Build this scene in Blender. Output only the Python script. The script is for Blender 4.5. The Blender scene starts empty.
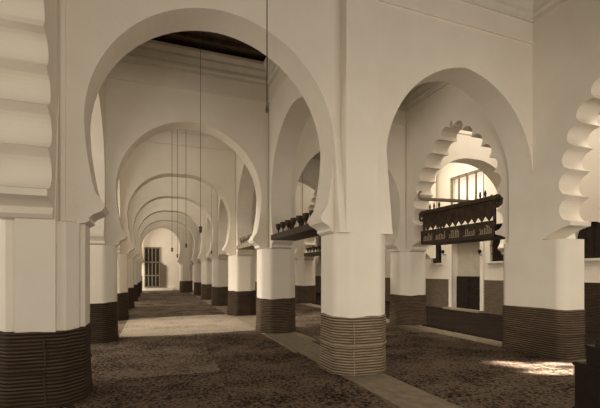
import bpy, bmesh, math, random
from math import pi, sin, cos, sqrt, radians
from mathutils import Vector, Matrix
from mathutils.geometry import tessellate_polygon
S = bpy.context.scene
C = S.collection
random.seed(4)

# ------------------------------------------------------------------ camera, world, light, exposure
YAW = 20.65
cam_d = bpy.data.cameras.new('camera'); cam = bpy.data.objects.new('camera', cam_d); C.objects.link(cam)
cam.location = (0, 0, 1.6); cam.rotation_euler = (pi/2, 0, radians(-YAW))
cam_d.sensor_width = 36; cam_d.lens = 390/600*36; cam_d.shift_y = 68/600
cam_d.clip_start = .05; cam_d.clip_end = 200
S.camera = cam

LIGHT = (1.0, .90, .765)
w = bpy.data.worlds.new('world'); S.world = w; w.use_nodes = True
bg = w.node_tree.nodes['Background']; bg.inputs[0].default_value = (*LIGHT, 1); bg.inputs[1].default_value = .6

def area(name, loc, rot, sx, sy, power, spread=180, col=LIGHT):
    l = bpy.data.lights.new(name, 'AREA'); l.shape = 'RECTANGLE'; l.size = sx; l.size_y = sy
    l.energy = power; l.color = col; l.spread = radians(spread)
    o = bpy.data.objects.new(name, l); C.objects.link(o); o.location = loc
    o.rotation_euler = tuple(radians(a) for a in rot); return o
# daylight of the courtyard behind the camera
area('court_daylight', (4.6, -6.0, 1.4), (86, 0, 0), 11, 2.0, 430)
area('left_near_fill', (-5.2, 3.4, 1.7), (0, -88, 0), 2.6, 3.6, 50)  # added fill, low from the left, to brighten the right pier's side face
area('corner_fill', (-3.0, -5.0, 1.5), (90, 0, -43), 2.5, 2.0, 31, 40)  # added narrow fill aimed at the right pier
# daylight entering from the open courts on the left of the nave
area('left_court_sun', (-6.6, 12.2, 6.2), (0, -56, 0), 1.2, 1.2, 115, 50)
area('left_court_daylight', (-5.2, 12.2, 2.5), (0, -90, 0), 3.5, 3.4, 90)
area('left_court_far_daylight', (-3.6, 33.6, 3.0), (0, -90, 0), 3.5, 3.4, 420)
area('left_court_mid_daylight', (-3.6, 20.8, 3.0), (0, -90, 0), 3.5, 3.4, 150)
area('left_aisle_fill', (-4.6, 7.9, 2.5), (0, -90, 0), 3.5, 3.4, 120)  # added fill inside the roofed left aisle, brightens the first bay
# added fill lights under the closed ceiling of the nave and right-hand aisles
for i, yy in enumerate((12.25, 16.6, 20.9, 25.2, 29.6, 33.9)):
    area('nave_fill', (.92, yy, 6.9), (0, 0, 0), 2.4, 2.4, 18 if i == 0 else 34)
    if i: area('aisle_fill', (5.2, yy, 6.9), (0, 0, 0), 2.4, 2.4, 50)
area('front_fill', (5.2, 7.1, 6.9), (0, 0, 0), 2.4, 1.6, 16)
for yy, p in ((3.5, 200), (7.9, 95), (12.25, 210), (16.6, 110), (21, 130)):
    area('side_fill', (9.75, yy, 6.9), (0, 0, 0), 2.4, 2.4, p)
# sunlight slipping in from the right near the front pier
for x, y, p, sp in ((5.75, 5.05, 4, 3.5), (5.95, 4.75, 6, 4), (6.15, 4.3, 6, 4), (6.5, 4.72, 5, 3), (6.35, 4.0, 7, 4), (5.75, 4.4, 4, 3.5)):
    d = (x-11.3, y-2.0, -4.6)
    area('right_court_sun', (11.3, 2.0, 4.6), (0, math.degrees(math.atan2(math.hypot(d[0], d[1]), 4.6)), math.degrees(math.atan2(-d[1], -d[0]))), .14, .03, p, sp)
area('front_fill', (.92, 7.3, 6.9), (0, 0, 0), 2.4, 1.6, 4)  # added fill under the ceiling of the first nave bay

S.view_settings.view_transform = 'Standard'; S.view_settings.look = 'None'
S.view_settings.gamma = 1; S.view_settings.use_curve_mapping = False
S.view_settings.exposure = -.02

# ------------------------------------------------------------------ materials
def mat(name, col, col2=None, scale=4, rough=.85, bump=0, bscale=30, detail=4, contrast=(.3, .7), stretch=(1,1,1), spec=.2):
    m = bpy.data.materials.new(name); m.use_nodes = True; nt = m.node_tree; N = nt.nodes; L = nt.links
    b = N['Principled BSDF']; b.inputs['Roughness'].default_value = rough
    b.inputs['Specular IOR Level'].default_value = spec
    tc = N.new('ShaderNodeTexCoord'); mp = N.new('ShaderNodeMapping'); mp.inputs['Scale'].default_value = stretch
    L.new(tc.outputs['Object'], mp.inputs[0])
    if col2:
        n = N.new('ShaderNodeTexNoise'); n.inputs['Scale'].default_value = scale; n.inputs['Detail'].default_value = detail
        L.new(mp.outputs[0], n.inputs['Vector'])
        r = N.new('ShaderNodeValToRGB'); r.color_ramp.elements[0].position = contrast[0]; r.color_ramp.elements[1].position = contrast[1]
        r.color_ramp.elements[0].color = (*col, 1); r.color_ramp.elements[1].color = (*col2, 1)
        L.new(n.outputs['Fac'], r.inputs[0]); L.new(r.outputs[0], b.inputs['Base Color'])
    else: b.inputs['Base Color'].default_value = (*col, 1)
    if bump:
        n = N.new('ShaderNodeTexNoise'); n.inputs['Scale'].default_value = bscale; n.inputs['Detail'].default_value = 3
        L.new(mp.outputs[0], n.inputs['Vector'])
        bp = N.new('ShaderNodeBump'); bp.inputs['Strength'].default_value = bump; bp.inputs['Distance'].default_value = .02
        L.new(n.outputs['Fac'], bp.inputs['Height']); L.new(bp.outputs[0], b.inputs['Normal'])
    return m
def mix(nt, f, a, b):
    n = nt.nodes.new('ShaderNodeMix'); n.data_type = 'RGBA'
    if isinstance(f, float): n.inputs[0].default_value = f
    else: nt.links.new(f, n.inputs[0])
    for s, v in ((6, a), (7, b)):
        if isinstance(v, tuple): n.inputs[s].default_value = (*v, 1)
        else: nt.links.new(v, n.inputs[s])
    return n.outputs[2]
def carpet_mat(name, dark, light, seed, amount=.58):
    m = bpy.data.materials.new(name); m.use_nodes = True; nt = m.node_tree; N = nt.nodes; L = nt.links
    b = N['Principled BSDF']; b.inputs['Roughness'].default_value = .95; b.inputs['Specular IOR Level'].default_value = .05
    tc = N.new('ShaderNodeTexCoord'); mp = N.new('ShaderNodeMapping'); mp.inputs['Location'].default_value = (seed, seed*2, 0)
    L.new(tc.outputs['Object'], mp.inputs[0])
    v = N.new('ShaderNodeTexVoronoi'); v.inputs['Scale'].default_value = 22; v.distance = 'MANHATTAN'; L.new(mp.outputs[0], v.inputs['Vector'])
    n = N.new('ShaderNodeTexNoise'); n.inputs['Scale'].default_value = 24; n.inputs['Detail'].default_value = 6; n.inputs['Roughness'].default_value = .7; L.new(mp.outputs[0], n.inputs['Vector'])
    n2 = N.new('ShaderNodeTexNoise'); n2.inputs['Scale'].default_value = 1.3; n2.inputs['Detail'].default_value = 3; L.new(mp.outputs[0], n2.inputs['Vector'])
    a = N.new('ShaderNodeMath'); a.operation = 'ADD'; L.new(n.outputs['Fac'], a.inputs[0])
    s = N.new('ShaderNodeMath'); s.operation = 'MULTIPLY'; s.inputs[1].default_value = .22; L.new(v.outputs['Distance'], s.inputs[0]); L.new(s.outputs[0], a.inputs[1])
    s2 = N.new('ShaderNodeMath'); s2.operation = 'MULTIPLY_ADD'; s2.inputs[1].default_value = .5; L.new(n2.outputs['Fac'], s2.inputs[0]); L.new(a.outputs[0], s2.inputs[2])
    r = N.new('ShaderNodeValToRGB'); r.color_ramp.elements[0].position = amount+.2; r.color_ramp.elements[1].position = amount+.44
    r.color_ramp.elements[0].color = (*dark, 1); r.color_ramp.elements[1].color = (*light, 1)
    L.new(s2.outputs[0], r.inputs[0]); L.new(r.outputs[0], b.inputs['Base Color'])
    bp = N.new('ShaderNodeBump'); bp.inputs['Strength'].default_value = .4; bp.inputs['Distance'].default_value = .01
    L.new(n.outputs['Fac'], bp.inputs['Height']); L.new(bp.outputs[0], b.inputs['Normal'])
    return m
def reed_mat(name, a, c, lines=150.0):
    m = bpy.data.materials.new(name); m.use_nodes = True; nt = m.node_tree; N = nt.nodes; L = nt.links
    b = N['Principled BSDF']; b.inputs['Roughness'].default_value = .8; b.inputs['Specular IOR Level'].default_value = .15
    tc = N.new('ShaderNodeTexCoord')
    wv = N.new('ShaderNodeTexWave'); wv.bands_direction = 'Z'; wv.inputs['Scale'].default_value = lines/20; wv.inputs['Distortion'].default_value = .8
    wv.inputs['Detail'].default_value = 2; L.new(tc.outputs['Object'], wv.inputs['Vector'])
    mp = N.new('ShaderNodeMapping'); mp.inputs['Scale'].default_value = (1, 1, 9); L.new(tc.outputs['Object'], mp.inputs[0])
    n = N.new('ShaderNodeTexNoise'); n.inputs['Scale'].default_value = 5; n.inputs['Detail'].default_value = 5; L.new(mp.outputs[0], n.inputs['Vector'])
    f = N.new('ShaderNodeMath'); f.operation = 'MULTIPLY'; L.new(wv.outputs['Fac'], f.inputs[0]); L.new(n.outputs['Fac'], f.inputs[1])
    r = N.new('ShaderNodeValToRGB'); r.color_ramp.elements[0].position = .08; r.color_ramp.elements[1].position = .55
    r.color_ramp.elements[0].color = (*a, 1); r.color_ramp.elements[1].color = (*c, 1)
    L.new(f.outputs[0], r.inputs[0]); L.new(r.outputs[0], b.inputs['Base Color'])
    return m
M = {}
M['plaster'] = mat('whitewashed_plaster', (.75, .685, .58), (.81, .745, .64), 1.6, .9, .15, 14)
M['plaster_cornice'] = mat('cornice_plaster', (.66, .61, .51), (.74, .69, .58), 3, .9, .1, 20)
M['wood'] = mat('dark_wood', (.035, .022, .014), (.07, .045, .03), 5, .6, .3, 30, stretch=(1, 1, 1))
M['ceiling'] = mat('dark_ceiling_wood', (.06, .038, .026), (.10, .068, .048), 6, .8)
M['rack'] = mat('rack_wood', (.04, .026, .016), (.085, .058, .038), 8, .55, .2, 30)
M['rack_light'] = mat('rack_ornament', (.32, .26, .18), (.45, .38, .28), 20, .6)
M['rackp'] = mat('pale_rack_wood', (.2, .16, .11), (.3, .25, .17), 8, .6)
M['reed'] = reed_mat('reed_matting', (.035, .022, .014), (.17, .125, .083))
M['reed_dark'] = reed_mat('dark_reed_matting', (.022, .013, .008), (.085, .058, .038))
M['reed_pale'] = reed_mat('pale_reed_matting', (.07, .048, .03), (.34, .265, .18))
M['reed_wall'] = reed_mat('wall_reed_matting', (.09, .065, .045), (.24, .19, .135))
M['seam'] = mat('mat_seam', (.2, .155, .1), (.33, .26, .18), 30)
M['floor'] = mat('stone_floor', (.24, .195, .14), (.34, .28, .2), 2.2, .8, .2, 20)
M['path'] = mat('path_matting', (.19, .15, .105), (.28, .225, .16), 7, .9, .3, 40)
M['carpA'] = carpet_mat('carpet_dark', (.02, .012, .008), (.17, .125, .09), 1)
M['carpB'] = carpet_mat('carpet_speckled', (.028, .018, .012), (.23, .175, .13), 5)
M['carpD'] = carpet_mat('carpet_darkest', (.009, .006, .004), (.03, .02, .014), 3)
M['carpC'] = carpet_mat('carpet_sunlit', (.14, .115, .085), (.36, .30, .23), 9, .5)  # sunlight of the floor patch put into a paler carpet colour
M['ebony'] = mat('blackened_wood', (.012, .008, .006), (.025, .017, .012), 6, .6)
M['black'] = mat('black_iron', (.02, .014, .01), None, rough=.5)
M['chainm'] = mat('dull_brass', (.09, .065, .045), None, rough=.5)
M['glass'] = mat('lamp_glass', (.35, .3, .22), None, rough=.2, spec=.5)
M['panedark'] = mat('dark_pane', (.02, .014, .01), (.035, .024, .016), 9, .3)
M['grey'] = mat('shaded_plaster', (.42, .37, .29), (.5, .45, .36), 3, .9)
pane = bpy.data.materials.new('daylit_pane'); pane.use_nodes = True
pb = pane.node_tree.nodes['Principled BSDF']; pb.inputs['Base Color'].default_value = (.8, .75, .6, 1)
pb.inputs['Emission Color'].default_value = (*LIGHT, 1); pb.inputs['Emission Strength'].default_value = .65
M['pane'] = pane

# ------------------------------------------------------------------ helpers
def obj(name, bm, m, parent=None, loc=None, smooth=False):
    bmesh.ops.recalc_face_normals(bm, faces=bm.faces)
    me = bpy.data.meshes.new(name); bm.to_mesh(me); bm.free()
    me.materials.append(M[m])
    if smooth:
        for p in me.polygons: p.use_smooth = True
    o = bpy.data.objects.new(name, me); C.objects.link(o)
    if parent: o.parent = parent
    if loc: o.location = loc
    return o
def tag(o, label, cat, group=None):
    o['label'] = label; o['category'] = cat
    if group: o['group'] = group
    return o
def thing(name, label, cat, loc=(0,0,0), rotz=0, group=None):
    o = bpy.data.objects.new(name, None); C.objects.link(o); o.empty_display_size = .2
    o.location = loc; o.rotation_euler = (0, 0, rotz)
    return tag(o, label, cat, group)
def struct(name, bm, m):
    o = obj(name, bm, m); o['kind'] = 'structure'; return o
def box(bm, x0, x1, y0, y1, z0, z1, mtx=None):
    vs = [bm.verts.new((x, y, z)) for x in (x0, x1) for y in (y0, y1) for z in (z0, z1)]
    for f in ((0,1,3,2), (4,6,7,5), (0,4,5,1), (2,3,7,6), (0,2,6,4), (1,5,7,3)): bm.faces.new([vs[i] for i in f])
    if mtx is not None: bmesh.ops.transform(bm, matrix=mtx, verts=vs)
    return vs
def bx(*a): bm = bmesh.new(); box(bm, *a); return bm
def prism(bm, pts, a0, a1, axis='y'):
    """pts (u,z) outline swept along axis from a0 to a1"""
    def P(u, z, a): return (u, a, z) if axis == 'y' else ((a, u, z) if axis == 'x' else (u, z, a))
    A = [bm.verts.new(P(u, z, a0)) for u, z in pts]; B = [bm.verts.new(P(u, z, a1)) for u, z in pts]
    bm.faces.new(A); bm.faces.new(B[::-1]); n = len(pts)
    for i in range(n): bm.faces.new((A[i], B[i], B[(i+1) % n], A[(i+1) % n]))
def lathe(bm, prof, seg=12, o=(0,0,0)):
    rings = []
    for r, z in prof:
        rings.append([bm.verts.new((o[0]+r*cos(2*pi*i/seg), o[1]+r*sin(2*pi*i/seg), o[2]+z)) for i in range(seg)])
    for a, b in zip(rings, rings[1:]):
        for i in range(seg): bm.faces.new((a[i], a[(i+1) % seg], b[(i+1) % seg], b[i]))
    bm.faces.new(rings[0][::-1]); bm.faces.new(rings[-1])
def tube(bm, pts, r, seg=6):
    rings = []
    for i, p in enumerate(pts):
        p = Vector(p); d = (Vector(pts[min(i+1, len(pts)-1)]) - Vector(pts[max(i-1, 0)])).normalized()
        u = d.cross(Vector((0, 0, 1)));
        if u.length < .05: u = d.cross(Vector((1, 0, 0)))
        u.normalize(); v = d.cross(u)
        rings.append([bm.verts.new(p + r*(cos(2*pi*k/seg)*u + sin(2*pi*k/seg)*v)) for k in range(seg)])
    for a, b in zip(rings, rings[1:]):
        for i in range(seg): bm.faces.new((a[i], a[(i+1) % seg], b[(i+1) % seg], b[i]))
    bm.faces.new(rings[0][::-1]); bm.faces.new(rings[-1])
def clone(o, parent=None):
    c = o.copy(); C.objects.link(c); c.parent = parent
    for ch in list(o.children): clone(ch, c)
    return c

# ------------------------------------------------------------------ grid of the hall: x across the nave, y down the nave
L1, R1, R2, XW, XL = -1.27, 3.10, 7.35, 12.0, -5.9
NY = [1.42 + 4.33*i for i in range(9)]           # index 1 is the front row
def T(k): return NY[k+1]
YEND = 36.3; TOP = 7.0
HP = .47                                         # half a pier
def at(px, py, **k):                             # pixel to a point on the plane x=, y= or z=
    th = radians(YAW); dx = (px-300)/390; dz = (272-py)/390
    d = Vector((dx*cos(th)+sin(th), -dx*sin(th)+cos(th), dz)); o = Vector((0, 0, 1.6))
    if 'x' in k: s = k['x']/d.x
    elif 'y' in k: s = k['y']/d.y
    else: s = (k['z']-1.6)/d.z
    return o + d*s

# ------------------------------------------------------------------ setting
struct('floor', bx(XL-.3, XW+.3, -7, YEND+.3, -.2, 0), 'floor')
bm = bmesh.new()
for x0, x1 in ((L1, R1), (R1, R2), (R2, XW), (XL, L1)):
    for i in range(-1, 8):
        y0 = T(i) if i > -1 else -2.9; y1 = T(i+1) if i < 7 else YEND
        if x0 == XL and i in (-1, 1, 3, 6): continue      # open court
        box(bm, x0, x1, y0, min(y1, YEND), TOP+.1, TOP+.3)
        y = y0+.6
        while y < min(y1, YEND)-.7:
            box(bm, x0+.5, x1-.5, y, y+.12, TOP, TOP+.1); y += .42
struct('ceiling', bm, 'ceiling')
def wall_holes(rects, x0, x1, ya, yb, za, zb):
    """wall slab along y with rectangular or arched holes cut as panels"""
    bm = bmesh.new(); ys = sorted({ya, yb} | {r[0] for r in rects} | {r[1] for r in rects})
    for a, b in zip(ys, ys[1:]):
        hs = sorted([r for r in rects if r[0] <= a and r[1] >= b], key=lambda r: r[2]); z = za
        for r in hs:
            if r[2] > z: box(bm, x0, x1, a, b, z, r[2])
            z = r[3]
        if z < zb: box(bm, x0, x1, a, b, z, zb)
    return bm
# right outer wall with door recess, small arched windows and the high window
d0 = at(481, 300, x=XW).y; d1 = at(452.5, 300, x=XW).y; DT = 2.85
w1 = (at(441.5, 250, x=XW).y, at(431, 250, x=XW).y); w2 = (at(504, 250, x=XW).y, at(490, 250, x=XW).y); w3 = (7.2, 8.15)
h0 = at(484, 180, x=XW).y; h1 = at(450, 180, x=XW).y
holes = [(d0, d1, 0, DT), (w1[0], w1[1], 2.0, 3.1), (w2[0], w2[1], 2.0, 3.1), (w3[0], w3[1], 2.0, 3.1), (h0, h1, 4.35, 5.65)]
struct('wall_right', wall_holes(holes, XW, XW+.45, -2.9, YEND, 0, TOP), 'plaster')
struct('wall_far', bx(XL, XW, YEND, YEND+.3, 0, TOP), 'plaster')
bm = bmesh.new()
for a, b in ((T(0), T(1)), (T(2), T(3)), (T(4), T(6))): box(bm, XL-.3, XL, a, b, 0, TOP)
struct('wall_left', bm, 'plaster')
bm = bmesh.new(); box(bm, XL, L1-.25, T(1)-.02, T(1)+.1, 2.4, TOP)
# small windows of the right wall
for n, (a, b) in enumerate((w1, w2, w3)):
    c = (a+b)/2; hw = (b-a)/2
    out = [(a-.09, 1.92), (b+.09, 1.92), (b+.09, 2.62)] + [(c+(hw+.09)*cos(t*pi/10), 2.62+(hw+.09)*sin(t*pi/10)*1.05) for t in range(1, 10)] + [(a-.09, 2.62)]
    bmw = bmesh.new(); prism(bmw, [(a, 2.0), (b, 2.0), (b, 3.1), (a, 3.1)], XW+.12, XW+.2, 'x')
    o = obj('window_%d' % (n+1), bmw, 'panedark'); o['kind'] = 'structure'
    # arched surround closing the square hole to a round head
    bmw = bmesh.new()
    arc = [(c+hw*cos(t*pi/12), 2.62+min(hw, .46)*sin(t*pi/12)) for t in range(13)]
    prism(bmw, [(b, 3.12), (a, 3.12), (a, 2.62)] + arc[::-1][1:-1] + [(b, 2.62)], XW-.005, XW+.12, 'x')
    obj('window_head', bmw, 'plaster', o)
    bmw = bmesh.new(); box(bmw, XW-.1, XW+.12, a-.1, b+.1, 1.93, 2.0); obj('window_sill', bmw, 'plaster_cornice', o)
    bmw = bmesh.new()
    for k in range(1, 4): y = a+(b-a)*k/4; box(bmw, XW+.06, XW+.08, y-.012, y+.012, 2.0, 3.08)
    for z in (2.3, 2.6): box(bmw, XW+.06, XW+.08, a, b, z-.012, z+.012)
    obj('window_grille', bmw, 'black', o)
# high daylit window with bars
o = struct('window_4', bx(XW+.3, XW+.34, h0, h1, 4.35, 5.65), 'pane')
bm = bmesh.new()
for y in (h0+.05, h0+(h1-h0)*.25, h0+(h1-h0)*.5, h0+(h1-h0)*.75, h1-.05): box(bm, XW+.02, XW+.1, y-.025, y+.025, 4.35, 5.65)
for z in (4.4, 5.6): box(bm, XW+.02, XW+.1, h0, h1, z-.04, z+.04)
obj('window_frame', bm, 'rackp', o)
# door in the recess of the right wall
o = struct('door_1', bx(XW+.28, XW+.36, d0, d1, 0, DT), 'grey')
bm = bmesh.new(); ym = (d0+d1)/2
for a, b in ((d0+.02, ym-.01), (ym+.01, d1-.02)):
    box(bm, XW+.2, XW+.27, a, b, .03, 1.42)
    for z in (.12, .78): box(bm, XW+.18, XW+.2, a+.1, b-.1, z, z+.52)
obj('door_leaf', bm, 'ebony', o)
bm = bmesh.new(); box(bm, XW-.06, XW+.02, d0-.17, d0, 0, DT+.12); box(bm, XW-.06, XW+.02, d1, d1+.17, 0, DT+.12); box(bm, XW-.06, XW+.02, d0, d1, DT, DT+.12)
obj('door_frame', bm, 'plaster', o)
struct('trim_1', bx(XW-.35, XW-.0, d0-.2, d1+.2, .025, .1), 'floor')
# far door with lattice
a = at(144.8, 270, y=YEND).x; b = at(159.4, 270, y=YEND).x; b2 = at(166, 270, y=YEND).x
o = struct('door_2', bx(a, b, YEND-.06, YEND, .25, 3.75), 'panedark')
bm = bmesh.new()
for k in range(5): x = a+(b-a)*k/4; box(bm, x-.035, x+.035, YEND-.12, YEND-.06, .25, 3.75)
for z in (.3, 1.3, 2.45, 3.7): box(bm, a, b, YEND-.12, YEND-.06, z-.05, z+.05)
obj('door_lattice', bm, 'rackp', o)
bm = bmesh.new(); prism(bm, [(b, .25), (b2, .25), (b2, 2.1), (b, 2.5)], YEND-.1, YEND-.02)
obj('door_leaf', bm, 'reed_wall', o)
struct('trim_2', bx(a-.2, b2+.6, YEND-.5, YEND, 0, .2), 'plaster')

# ------------------------------------------------------------------ wall matting (hung on the outer wall, each length a thing)
def hung_mat(x0, x1, y0, y1, z1, m, label):
    bm = bmesh.new(); n = 18
    if y1 - y0 > x1 - x0:
        for k in range(n): box(bm, x0-(.008 if k % 2 else 0), x1, y0, y1, z1*k/n+.01, z1*(k+1)/n+.01)
    else:
        for k in range(n): box(bm, x0, x1, y0-(.008 if k % 2 else 0), y1, z1*k/n+.01, z1*(k+1)/n+.01)
    tag(obj('reed_mat', bm, m), label, 'mat', 'reed mats hung on the outer walls')
hung_mat(XW-.035, XW-.002, 3.0, 9.7, 1.28, 'reed_dark', 'dark reed mat along outer wall, seen at right edge past the right pier')
hung_mat(XW-.035, XW-.002, 9.75, d0-.2, 1.28, 'reed_wall', 'reed mat on outer wall between dark doorway and right front pier')
hung_mat(XW-.035, XW-.002, d1+.2, 17.8, 1.28, 'reed_wall', 'reed mat on outer wall left of the dark low doorway')
hung_mat(XW-.035, XW-.002, 17.9, YEND-.1, 1.28, 'reed_wall', 'reed mat on outer wall glimpsed far between the middle and second piers')
hung_mat(L1-.2, a-.22, YEND-.035, YEND-.002, 1.25, 'reed_dark', 'dark reed mat on far end wall left of the lattice door')

# ------------------------------------------------------------------ piers
def octa(s=.22, h=HP): return [(h, -s), (h, s), (s, h), (-s, h), (-h, s), (-h, -s), (-s, -h), (s, -h)]
def outline(h=HP): return [(h, -.26), (h, .26), (.26, h), (-.26, h), (-h, .26), (-h, -.26), (-.26, -h), (.26, -h)]
CROSS = []
for k_ in range(4):
    c_, s_ = round(cos(k_*pi/2)), round(sin(k_*pi/2))
    for x_, y_ in ((.47, -.2), (.47, .2), (.42, .21), (.42, .30), (.36, .36), (.30, .42), (.21, .42), (.2, .47)):
        if (x_, y_) != (.2, .47): CROSS.append((x_*c_ - y_*s_, x_*s_ + y_*c_))
FRONT = [(.08, -.90), (.08, -.52), (.47, -.3), (.47, .26), (.26, .47), (-.40, .47), (-.48, .38), (-.49, -.78), (-.40, -.90)]   # jambed front pier at right
def grow(P, d):
    out = []; n = len(P)
    for i in range(n):
        a_, p, b_ = Vector(P[i-1]), Vector(P[i]), Vector(P[(i+1) % n])
        n1 = Vector(((p-a_).y, -(p-a_).x)).normalized(); n2 = Vector(((b_-p).y, -(b_-p).x)).normalized()
        m_ = (n1+n2).normalized(); out.append(tuple(p + m_*d/max(.5, m_.dot(n1))))
    return out
def rounded(P, r=.09, seg=5):
    out = []; n = len(P)
    for i in range(n):
        a_, p, b_ = Vector(P[i-1]), Vector(P[i]), Vector(P[(i+1) % n])
        q = min(r, .45*(p-a_).length, .45*(b_-p).length); A = p+(a_-p).normalized()*q; B = p+(b_-p).normalized()*q
        for k in range(seg+1): f = k/seg; out.append(tuple(A*(1-f)**2 + p*2*f*(1-f) + B*f*f))
    return out
def mat_bm(seed, ribs=24, h=.91, poly=None):
    rnd = random.Random(seed); bm = bmesh.new(); base = grow(poly or outline(), .012); P = []; D = []
    n = len(base)
    for i in range(n):                       # subdivided outline with softened corners
        a_, b_ = Vector(base[i]), Vector(base[(i+1) % n]); d = b_-a_
        for f in ((.5,) if d.length < .05 else (.05, .2, .4, .6, .8, .95)): P.append(a_.lerp(b_, f)); D.append(Vector((d.y, -d.x)).normalized())
    top = [h + .010*sin(3*math.atan2(p.y, p.x)+seed) + .006*sin(7*math.atan2(p.y, p.x)) for p in P]
    rings = []; K = ribs*2
    for k in range(K+1):
        f = k/K; r = (.005 if k % 2 else 0) + .02*(1-f)**4 + (.006 if abs(f-.5) < .04 else 0)
        rings.append([bm.verts.new((p.x+D[i].x*(r+.005*sin(5*math.atan2(p.y, p.x)+f*4)), p.y+D[i].y*(r+.005*sin(5*math.atan2(p.y, p.x)+f*4)), .022 + (top[i]-.022)*f)) for i, p in enumerate(P)])
    for a_, b_ in zip(rings, rings[1:]):
        for i in range(len(P)): bm.faces.new((a_[i], a_[(i+1) % len(P)], b_[(i+1) % len(P)], b_[i]))
    bm.faces.new(rings[-1]); bm.faces.new(rings[0][::-1])
    return bm
cache = {}
def part_copy(key, make, t):
    if key not in cache: cache[key] = make()
    else: c = cache[key].copy(); C.objects.link(c); c.parent = t; return c
    return cache[key]
def pier(x, y, label, m='reed', wide=False, near=False, seam=None, poly=None):
    t = thing('pier', label, 'pier', (x, y, 0), 0, 'whitewashed piers of the prayer hall')
    P = poly if poly is CROSS else rounded(poly, .06) if poly else rounded(outline(), .07); k = len(P)
    def lower(): bm = bmesh.new(); prism(bm, P, 0, 2.2, 'z'); return obj('shaft', bm, 'plaster', t, smooth=False)
    def upper():
        bm = bmesh.new(); box(bm, -.265, .265, -.265, .265, 2.2, TOP)
        if wide: box(bm, -.36, .2, -HP, -.265, 2.2, TOP)
        if near:                                # sloping shoulders that carry the pier face up into the wall
            e_ = .2 if poly is CROSS else .466; lo = [(-e_, -.468), (e_, -.468), (e_, -.26), (-e_, -.26)]; hi = [(-e_, -.275), (e_, -.275), (e_, -.26), (-e_, -.26)]
            A = [bm.verts.new((u, v, 2.2)) for u, v in lo]; B = [bm.verts.new((u, v, 3.7)) for u, v in hi]
            bm.faces.new(A[::-1]); bm.faces.new(B)
            for i in range(4): bm.faces.new((A[i], A[(i+1) % 4], B[(i+1) % 4], B[i]))
        return obj('upper_shaft', bm, 'plaster', t)
    part_copy(('s', k), lower, t); part_copy(('u', wide, near, poly is CROSS), upper, t)
    c = part_copy(('m', m, near, k), lambda: obj('reed_mat', mat_bm(len(cache), poly=rounded(outline(), .07) if poly is CROSS else P), m, t), t)
    if near:
        bm = bmesh.new(); sx, sy = seam
        tube(bm, [(sx+.006*sin(z*14), sy, z) for z in [.03+.07*i for i in range(13)]], .008)
        obj('mat_seam', bm, 'seam' if m == 'reed_pale' else 'wood', c)
        bm = bmesh.new(); b = grow(rounded(outline(), .07) if poly is CROSS else P, .03)
        prism(bm, b, .46, .48, 'z'); obj('mat_band', bm, m if m != 'reed_pale' else 'seam', c)
    return t
ordn = ['first', 'second', 'third', 'fourth', 'fifth', 'sixth', 'seventh']
pier(L1, T(0), 'white pier at left edge of picture with near dark ribbed mat', 'reed_dark', near=True, seam=(.10, -.497), poly=CROSS)
pier(R1, T(0), 'foreground white pier in the centre with pale ribbed reed mat and seam', 'reed_pale', True, True, seam=(-.24, -.497))
pier(R2, T(0), 'broad white pier at right of picture standing on the sunlit dark carpet', 'reed', near=True, seam=(.03, -.93), poly=FRONT)
pier(L1, T(1), 'white pier with almost black mat just behind the left edge pier', 'reed_dark')
pier(R1, T(1), 'white pier behind left of the central foreground pier, beside grey path', 'reed')
pier(R2, T(1), 'white pier between central pier and distant doorway, next to big lamp rack', 'reed')
for k in range(2, 7):
    pier(L1, T(k), 'matted white pier, %s from the front in left row of the nave' % ordn[k], 'reed_dark')
    pier(R1 if k < 6 else 2.42, T(k), 'matted white pier, %s from the front in right row of the nave' % ordn[k], 'reed' if k > 2 else 'reed_dark')
    pier(R2, T(k), 'matted white pier, %s from the front in the row nearest the outer wall' % ordn[k], 'reed')
pier(L1, T(-1), 'white pier carrying the near end of the lobed arch at left edge', 'reed_dark')
pier(R2, T(-1), 'white pier carrying the near end of the lobed arch at right edge', 'reed')

# ------------------------------------------------------------------ arches
def plain_profile(c, zap=5.25):
    """pointed horseshoe intrados, half opening c, listed from left foot to right foot"""
    half = [(c+.08, 2.2), (c-.01, 2.21), (c-.06, 2.24), (c-.055, 2.28), (c-.1, 2.32), (c-.2, 2.37), (c-.235, 2.43), (c-.2, 2.5), (c-.13, 2.6), (c-.09, 2.74),
            (c-.055, 2.95), (c-.02, 3.2), (c, 3.5)]
    # two-centred arc from (c,3.5) to (0,zap)
    h = zap-3.5; e = (h*h - c*c)/(2*c); r = c+e; a1 = math.atan2(h, e)
    half += [(-e + r*cos(a1*i/20), 3.5 + r*sin(a1*i/20)) for i in range(1, 21)]
    half[-1] = (0, zap)
    return [(-u, z) for u, z in half] + half[:-1][::-1]
def jamb_profile(c, zap=5.25):
    h = zap-3.4; e = (h*h - c*c)/(2*c); r = c+e; a1 = math.atan2(h, e)
    half = [(c, 2.2), (c, 3.4)] + [(-e + r*cos(a1*i/20), 3.4 + r*sin(a1*i/20)) for i in range(1, 21)]; half[-1] = (0, zap)
    return [(-u, z) for u, z in half] + half[:-1][::-1]
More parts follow.
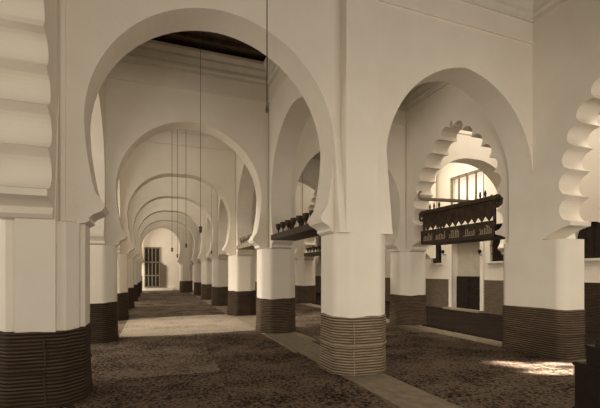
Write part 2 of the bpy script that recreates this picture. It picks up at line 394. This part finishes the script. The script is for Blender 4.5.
def lobed_profile(c, narrow=0):
    half = [(c+.08, 2.2), (c-.05, 2.22), (c-.1, 2.26), (c-.06, 2.34), (c-.2, 2.40), (c-.33, 2.43)]
    cusps = [(1.36, 2.5), (1.39, 2.96), (1.37, 3.42), (1.32, 3.82), (1.20, 4.18), (.96, 4.50), (.67, 4.81), (.36, 5.08)]
    cusps = [(u-narrow*min(1, u/.9), z) for u, z in cusps]; half = [(u-(narrow if i > 2 else 0), z) for i, (u, z) in enumerate(half)]
    for i in range(len(cusps)-1):
        a_, b_ = Vector(cusps[i]), Vector(cusps[i+1]); d = b_-a_; n = Vector((d.y, -d.x)).normalized()
        if n.x < 0: n = -n
        half.append(tuple(a_))
        for k in range(1, 10):
            f = k/10; half.append(tuple(a_ + d*(f*.94+.0) + n*(.85*d.length*sqrt(max(0, .25-(f-.5)**2)))))
    half.append(cusps[-1]); half += [(.40-narrow*.4, 5.2), (.36-narrow*.4, 5.30), (.26-narrow*.3, 5.36), (.12, 5.33), (.05, 5.28), (.045, 5.38), (0, 5.46)]
    return [(-u, z) for u, z in half] + half[:-1][::-1]
def arch(x0, y0, x1, y1, lobed, label, zap=5.25, jamb=False):
    """wall with arch between two pier centres"""
    along_x = abs(y1-y0) < .01
    ln = (x1-x0) if along_x else (y1-y0); cx, cy = (x0+x1)/2, (y0+y1)/2
    t = thing('lobed_arch' if lobed else 'horseshoe_arch', label, 'arch', (cx, cy, 0), 0 if along_x else pi/2,
              'lobed arches between the aisles' if lobed else 'plain horseshoe arches')
    key = (lobed, round(ln, 2), zap, jamb)
    if key in cache:
        for s in cache[key]: q = s.copy(); C.objects.link(q); q.parent = t
        return t
    hw = ln/2 - .27; c = ln/2-HP+.005; th = .27
    prof = lobed_profile(c, jamb or 0) if lobed else (jamb_profile(c, zap) if jamb else plain_profile(c, zap))
    bm = bmesh.new()
    pl = [(-hw, 2.2)] + prof + [(hw, 2.2), (hw, TOP), (-hw, TOP)]
    tris = tessellate_polygon([[Vector((u, z, 0)) for u, z in pl]])
    A = [bm.verts.new((u, -th, z)) for u, z in pl]; B = [bm.verts.new((u, th, z)) for u, z in pl]
    for i, j, k in tris:
        bm.faces.new((A[i], A[j], A[k])); bm.faces.new((B[k], B[j], B[i]))
    for i in range(len(pl)): bm.faces.new((A[i], B[i], B[(i+1) % len(pl)], A[(i+1) % len(pl)]))
    parts = [obj('arch_wall', bm, 'plaster', t)]
    for sgn in (-1, 1):
        bm = bmesh.new(); a_ = c+.245; y0_, y1_ = sorted((sgn*(th-.005), sgn*(th+.03)))
        if not lobed:
            for s in (-1, 1): u0, u1 = sorted((s*a_, s*(a_-.05))); box(bm, u0, u1, y0_, y1_, 2.25, 6.05)
            box(bm, -a_, a_, y0_, y1_, 6.0, 6.05)
            for s in (-1, 1): u0, u1 = sorted((s*a_, s*(a_-.16))); box(bm, u0, u1, y0_, y1_, 2.22, 2.25)
            parts.append(obj('panel_moulding', bm, 'plaster', t))
        bm = bmesh.new()
        pr = [(th-.01, 6.42), (th+.03, 6.42), (th+.03, 6.5), (th+.07, 6.54), (th+.07, 6.6), (th+.05, 6.62), (th+.12, 6.74), (th+.12, 6.8), (th+.2, 6.88), (th+.2, 6.95), (th-.01, 6.95)]
        A = [(sgn*u, z) for u, z in pr]
        e = ln/2-.28
        vA = [bm.verts.new((-e, u, z)) for u, z in A]; vB = [bm.verts.new((e, u, z)) for u, z in A]
        bm.faces.new(vA); bm.faces.new(vB[::-1])
        for i in range(len(A)): bm.faces.new((vA[i], vB[i], vB[(i+1) % len(A)], vA[(i+1) % len(A)]))
        parts.append(obj('cornice', bm, 'plaster_cornice', t))
    cache[key] = parts
    return t
nl = ['nearest big horseshoe arch spanning the nave between left and central piers',
      'second horseshoe arch over the nave, framed inside the nearest one',
      'third horseshoe arch over the nave, with shaded underside', 'fourth horseshoe arch down the nave',
      'fifth horseshoe arch down the nave', 'sixth horseshoe arch down the nave', 'last small horseshoe arch in front of the far lattice door']
al = ['large plain horseshoe arch between the central pier and right pier',
      'dark plain arch seen through nave side, second back in middle aisle'] + ['%s horseshoe arch back in the middle aisle' % ordn[k] for k in range(2, 7)]
for k in range(7):
    xr = R1 if k < 6 else 2.42
    arch(L1, T(k), xr, T(k), False, nl[k], 5.25 if k < 2 else 5.0)
    arch(xr, T(k), R2, T(k), False, al[k], 5.25, k == 0)
    arch(R2, T(k), XW, T(k), False, '%s horseshoe arch from the front in the aisle along the outer wall' % ordn[k])
for k in range(-1, 7):
    y1 = T(k+1) if k < 6 else T(7)
    arch(L1-(.08 if k == -1 else 0), T(k), L1-(.08 if k == -1 else 0), y1, k == -1, 'near lobed arch cut by the left edge of the picture' if k == -1 else '%s lengthwise arch along left side of the nave' % ordn[k])
    arch(R2-(.2 if k == -1 else 0), T(k), R2-(.2 if k == -1 else 0), y1, True, 'lobed arch cut by the right edge of the picture' if k == -1 else
         ('white lobed arch over the large dark lamp rack at right' if k == 0 else '%s lobed arch in the row nearest the outer wall' % ordn[k]), 5.25, .2 if k == -1 else False)
    if k >= 0: arch(R1, T(k), R1, y1, False, 'plain arch over slanting lamp rack, right of second nave pier' if k == 0 else '%s lengthwise arch along right side of the nave' % ordn[k])

# ------------------------------------------------------------------ floor coverings
def rug(name, x0, x1, y0, y1, m, label, cat='carpet', h=.02, group=None):
    bm = bmesh.new(); nx, ny = max(2, int((x1-x0)*5)), max(2, int((y1-y0)*5)); rnd = random.Random(int(x0*77+y0*31))
    g = [[None]*(ny+1) for _ in range(nx+1)]
    for i in range(nx+1):
        for j in range(ny+1):
            e = i in (0, nx) or j in (0, ny)
            g[i][j] = bm.verts.new((x0+(x1-x0)*i/nx + (rnd.uniform(-.012, .012) if e else 0), y0+(y1-y0)*j/ny + (rnd.uniform(-.012, .012) if e else 0), h + rnd.uniform(-.003, .003)))
    for i in range(nx):
        for j in range(ny): bm.faces.new((g[i][j], g[i+1][j], g[i+1][j+1], g[i][j+1]))
    r = bmesh.ops.extrude_face_region(bm, geom=list(bm.faces))
    for v in r['geom']:
        if isinstance(v, bmesh.types.BMVert): v.co.z = .001
    return tag(obj(name, bm, m), label, cat, group)
G = 'carpets laid in the nave and aisles'
rug('path_mat', 2.71, 3.38, -3, YEND-.8, 'path', 'long narrow pale path running past the central pier down nave side', 'path', .012)
rug('path_mat', 6.9, 7.45, -3, YEND-.8, 'path', 'pale narrow path between the right piers, in front of the doorway', 'path', .012)
rug('path_mat', -1.76, -.78, -3, YEND-.8, 'carpB', 'dark narrow matting along the foot of the left row of piers', 'path', .012)
rug('carpet', -.78, 1.02, -2.8, 6.3, 'carpA', 'dark carpet in left foreground beside the left edge pier', group=G)
rug('carpet', 1.025, 2.67, -2.8, 7.2, 'carpA', 'dark carpet in foreground left of the central pier', group=G)
rug('carpet', -.78, 1.02, 6.31, 10.25, 'carpB', 'speckled carpet in nave just before the sunlit patch, left half', group=G)
rug('carpet', 1.025, 2.6, 7.23, 10.2, 'carpA', 'dark carpet in nave just before the sunlit patch, right half', group=G)
rug('carpet', -.78, 2.6, 10.3, 14.6, 'carpC', 'carpet across the nave, sunlit patch put into its pale colour', group=G)
rug('carpet', -.78, 2.6, 14.7, 20.5, 'carpB', 'carpet in the nave just beyond the sunlit patch', group=G)
rug('carpet', -.78, 2.6, 20.6, 27, 'carpB', 'carpet in the nave halfway to the far door', group=G)
rug('carpet', -.78, 2.6, 27.1, 35.5, 'carpA', 'far dark carpet leading to the lattice door', group=G)
rug('carpet', 3.42, 6.86, -2.8, 3.9, 'carpA', 'dark carpet at bottom right corner below the sun flecks', group=G)
rug('carpet', 3.42, 6.86, 3.95, 8.3, 'carpA', 'dark carpet between the central pier and right pier', group=G)
rug('carpet', 3.62, 6.86, 8.35, 13.5, 'carpB', 'dark carpet behind the central pier in middle aisle', group=G)
rug('carpet', 3.62, 6.86, 13.6, 35, 'carpA', 'long dark carpet far down the middle aisle', group=G)
rug('carpet', 7.5, XW-.05, -2.8, 35, 'carpD', 'dark carpet along the outer wall before the doorway', group=G)
rug('carpet', XL+.2, -1.8, -2.8, 35, 'carpA', 'dark carpet of the left side aisle, glimpsed past left piers', group=G)

# ------------------------------------------------------------------ lamp racks under the lobed arches
def cup(parent, x, y, z, s=1, m='rack'):
    bm = bmesh.new()
    lathe(bm, [(.012, 0), (.012, .1), (.03, .12), (.05, .17), (.055, .22), (.03, .2)], 10)
    bmesh.ops.scale(bm, vec=(s, s, s), verts=bm.verts)
    o = obj('lamp_cup', bm, m, parent, (x, y, z)); return o
def rack_simple(x, k, label, m='rack', mc='rack'):
    y0, y1 = T(k)+.62, T(k+1)-.62; yc = (y0+y1)/2; L_ = y1-y0
    t = thing('lamp_rack', label, 'lamp rack', (x, yc, 2.4), 0, 'lamp racks set across the lobed arches')
    bm = bmesh.new(); box(bm, -.32, -.28, -L_/2, L_/2, 0, .13); box(bm, .28, .32, -L_/2, L_/2, 0, .13); box(bm, -.28, .28, -L_/2, L_/2, .0, .03)
    obj('board', bm, m, t)
    bm = bmesh.new()
    for i in range(9): yy = -L_/2+L_*i/8; box(bm, -.3, .3, yy-.02, yy+.02, .03, .09)
    obj('crossbar', bm, m, t)
    for i in range(8):
        cup(t, -.2, -L_/2+.25+i*(L_-.5)/7, .09, 1.35, mc)
        if i % 2: cup(t, .15, -L_/2+.3+i*(L_-.5)/7, .09, 1.7, mc)
    return t
rack_simple(R1, 0, 'slanting dark lamp rack between central pier and second nave pier')
rack_simple(R1, 1, 'pale sunlit lamp rack behind the second nave pier', 'rackp', 'rackp')
rack_simple(R2, 2, 'small distant lamp rack seen just left of the central pier')
rack_simple(R2, 3, 'farthest lamp rack, behind the central pier in the distance')

y0, y1 = T(0)+.81, T(1)-1.0; yc = (y0+y1)/2; Lh = (y1-y0)/2
t = thing('lamp_rack', 'large dark carved lamp rack with zigzag valance hanging by right pier', 'lamp rack', (R2-.03, yc, 2.38), 0, 'lamp racks set across the lobed arches')
def framed(x, z0, z1):
    bm = bmesh.new()
    box(bm, x-.03, x+.03, -Lh, Lh, z0, z0+.06); box(bm, x-.03, x+.03, -Lh, Lh, z1-.06, z1); box(bm, x-.01, x+.01, -Lh, Lh, z0+.06, z1-.06)
    return bm
obj('panel', framed(-.22, 0, .37), 'rack', t); obj('panel', framed(.42, 0, .37), 'rack', t)
rnd = random.Random(8)
for q in range(5):                                   # fretted strokes between the uprights, like a band of carved script
    bm = bmesh.new(); ya = -Lh+.02+q*(2*Lh-.04)/5+.07; yb = ya+(2*Lh-.04)/5-.14; y = ya
    box(bm, -.245, -.235, ya, yb, .085, .1)
    while y < yb-.03:
        h = rnd.uniform(.08, .19); box(bm, -.245, -.235, y, y+.022, .095, .095+h)
        if rnd.random() < .35: box(bm, -.245, -.235, y+.015, y+.055, .075+h, .095+h)
        y += rnd.uniform(.05, .075)
    obj('carved_script', bm, 'rack_light', t)
for i in range(6): yy = -Lh+.02+i*(2*Lh-.04)/5; obj('upright', bx(-.26, -.19, yy-.02, yy+.02, 0, .37), 'rack', t)
bm = bmesh.new(); box(bm, -.22, .42, -Lh, Lh, -.01, .02); obj('floor_board', bm, 'rack', t)
# zigzag valance and top shelf
bm = bmesh.new(); nz = 11; zt = .82
pts = [(-Lh+.1, zt)]
for i in range(nz):
    u = -Lh+.1+(2*Lh-.2)*i/nz; v = -Lh+.1+(2*Lh-.2)*(i+1)/nz
    pts += [(u, .5), ((u+v)/2, .38)]
pts += [(Lh-.1, .5), (Lh-.1, zt)]
prism(bm, pts[::-1], -.2, -.17, 'x'); obj('valance', bm, 'rack', t)
bm = bmesh.new()
for i in range(nz*2+1): yy = -Lh+.1+(2*Lh-.2)*i/(nz*2); box(bm, -.215, -.2, yy-.012, yy+.012, .56, zt)
obj('valance_ribs', bm, 'rack', t)
bm = bmesh.new(); box(bm, -.3, .45, -Lh-.08, Lh+.04, zt, zt+.05); box(bm, -.27, -.22, -Lh-.05, Lh, zt+.05, zt+.1); obj('top_shelf', bm, 'rack', t)
for yy in (-Lh+.05, Lh-.05):
    for xx in (-.19, .4): obj('post', bx(xx-.025, xx+.025, yy-.025, yy+.025, .3, zt), 'rack', t)
for sgn in (-1, 1):
    bm = bmesh.new(); pr = []
    for i in range(20):
        a_ = i*.42; r = .04+.012*i*.8; pr.append((-.2, sgn*(Lh+.02)+sgn*r*cos(a_)*.6, zt-.05+r*sin(a_)*.7))
    tube(bm, pr, .03, 6); obj('scroll', bm, 'rack', t)
for i, yy in enumerate((Lh-.25, Lh-.42, Lh-.62, -Lh+.5, -Lh+.35)):
    bm = bmesh.new(); lathe(bm, [(.03, 0), (.03, .05), (.015, .08), (.03, .14), (.02, .2), (.005, .24)], 8); obj('finial', bm, 'rack', t, (-.15, yy, zt+.05))
bm = bmesh.new(); box(bm, -.13, .13, -.9, .9, -.03, .03)
tube(bm, [(0, .86, .02), (0, .95, .05), (0, .98, .12), (0, .95, .19), (0, .9, .2)], .03); tube(bm, [(0, -.86, .02), (0, -.95, .05), (0, -.98, .12), (0, -.95, .19)], .03)
A_, B_ = Vector((6.95, 9.0, 3.64)), Vector((7.75, 7.35, 3.31)); d = (A_-B_)
o = obj('slanting_board', bm, 'rackp', t, tuple((A_+B_)/2 - Vector((R2-.03, yc, 2.38)))); o.rotation_euler = d.to_track_quat('Y', 'Z').to_euler()

# ------------------------------------------------------------------ hanging lamps
def hang(px, ptop, pbot, y, label, lamp=True, r=.009, chain='black', zt=TOP+.1):
    p = at(px, pbot, y=y)
    t = thing('hanging_lamp' if lamp else 'lamp_chain', label, 'hanging lamp' if lamp else 'chain', (p.x, p.y, p.z), 0, 'lamps and chains hanging in the nave')
    bm = bmesh.new(); tube(bm, [(0, 0, .12 if lamp else .0), (0, 0, (zt-p.z)/2), (0, 0, zt-p.z)], r); obj('chain', bm, chain, t)
    bm = bmesh.new(); lathe(bm, [(.005, 0), (.02, .01), (.032, .04), (.022, .07), (.035, .11), (.012, .13)] if lamp else [(.012, -.05), (.02, -.03), (.016, 0), (.01, .03)], 10)
    obj('glass_bowl' if lamp else 'hook', bm, 'chainm', t)
hang(267, 5, 108, 4.3, 'dark lamp chain hanging alone before the nearest arch', False, .006)
hang(200.5, 50, 233, 7.6, 'single hanging lamp on thin chain inside nearest nave arch', True, .005, 'chainm')
hang(172, 133, 252, 12.0, 'leftmost of the three close lamp chains in second arch', True, .007, 'chainm')
hang(177.5, 133, 258, 13.0, 'middle of the three close lamp chains in second arch', True, .007, 'chainm')
hang(186, 133, 248, 11.6, 'rightmost of the three close lamp chains in second arch', True, .007, 'chainm')
hang(211.6, 240, 254, 16.2, 'small hanging lamp beside the third right nave pier', True, .005, 'chainm')
hang(302.5, 165, 243, 12.3, 'thin chain lamp hanging behind the slanting lamp rack', True, .005, 'chainm')
# lamp wall brackets by the doorway
for px, lab in ((446, 'small dark wall lamp bracket left of the low doorway'), (483, 'small dark wall lamp bracket right of the low doorway')):
    p = at(px, 254, x=XW); t = thing('wall_lamp', lab, 'wall lamp', (XW, p.y, p.z))
    bm = bmesh.new(); tube(bm, [(0, 0, -.03), (-.14, 0, -.05), (-.17, 0, 0)], .015); obj('bracket', bm, 'black', t)
    bm = bmesh.new(); lathe(bm, [(.02, 0), (.06, .05), (.07, .14), (.03, .17)], 8, (-.17, 0, 0)); obj('bowl', bm, 'black', t)
# thin rod by third left pier
p = at(116.5, 290, y=T(2)-HP-.05)
bm = bmesh.new(); tube(bm, [(0, 0, 0), (.0, .01, p.z*2.1)], .014)
tag(obj('rod', bm, 'black', None, (p.x, p.y, .022)), 'thin dark rod standing against the third left pier', 'rod')

# ------------------------------------------------------------------ stepped dark stand at the right foreground edge
p = at(577, 403, z=.12)
t = thing('bookstand', 'dark stepped wooden stand at the bottom right corner', 'stand', (3.1*cos(radians(YAW))+4.2*sin(radians(YAW)), -3.1*sin(radians(YAW))+4.2*cos(radians(YAW)), .024), radians(-YAW))
bm = bmesh.new(); box(bm, 0, .5, -.2, .2, .0, .57); box(bm, -.015, .51, -.215, .215, .53, .56); box(bm, -.015, .51, -.215, .215, 0, .06); obj('base', bm, 'ebony', t)
bm = bmesh.new(); box(bm, .07, .45, -.12, .12, .57, .76); box(bm, .06, .46, -.13, .13, .74, .77); obj('upper_box', bm, 'ebony', t)
bm = bmesh.new(); lathe(bm, [(.03, 0), (.04, .02), (.02, .05), (.028, .07), (.005, .09)], 10); obj('knob', bm, 'ebony', t, (.12, 0, .77))
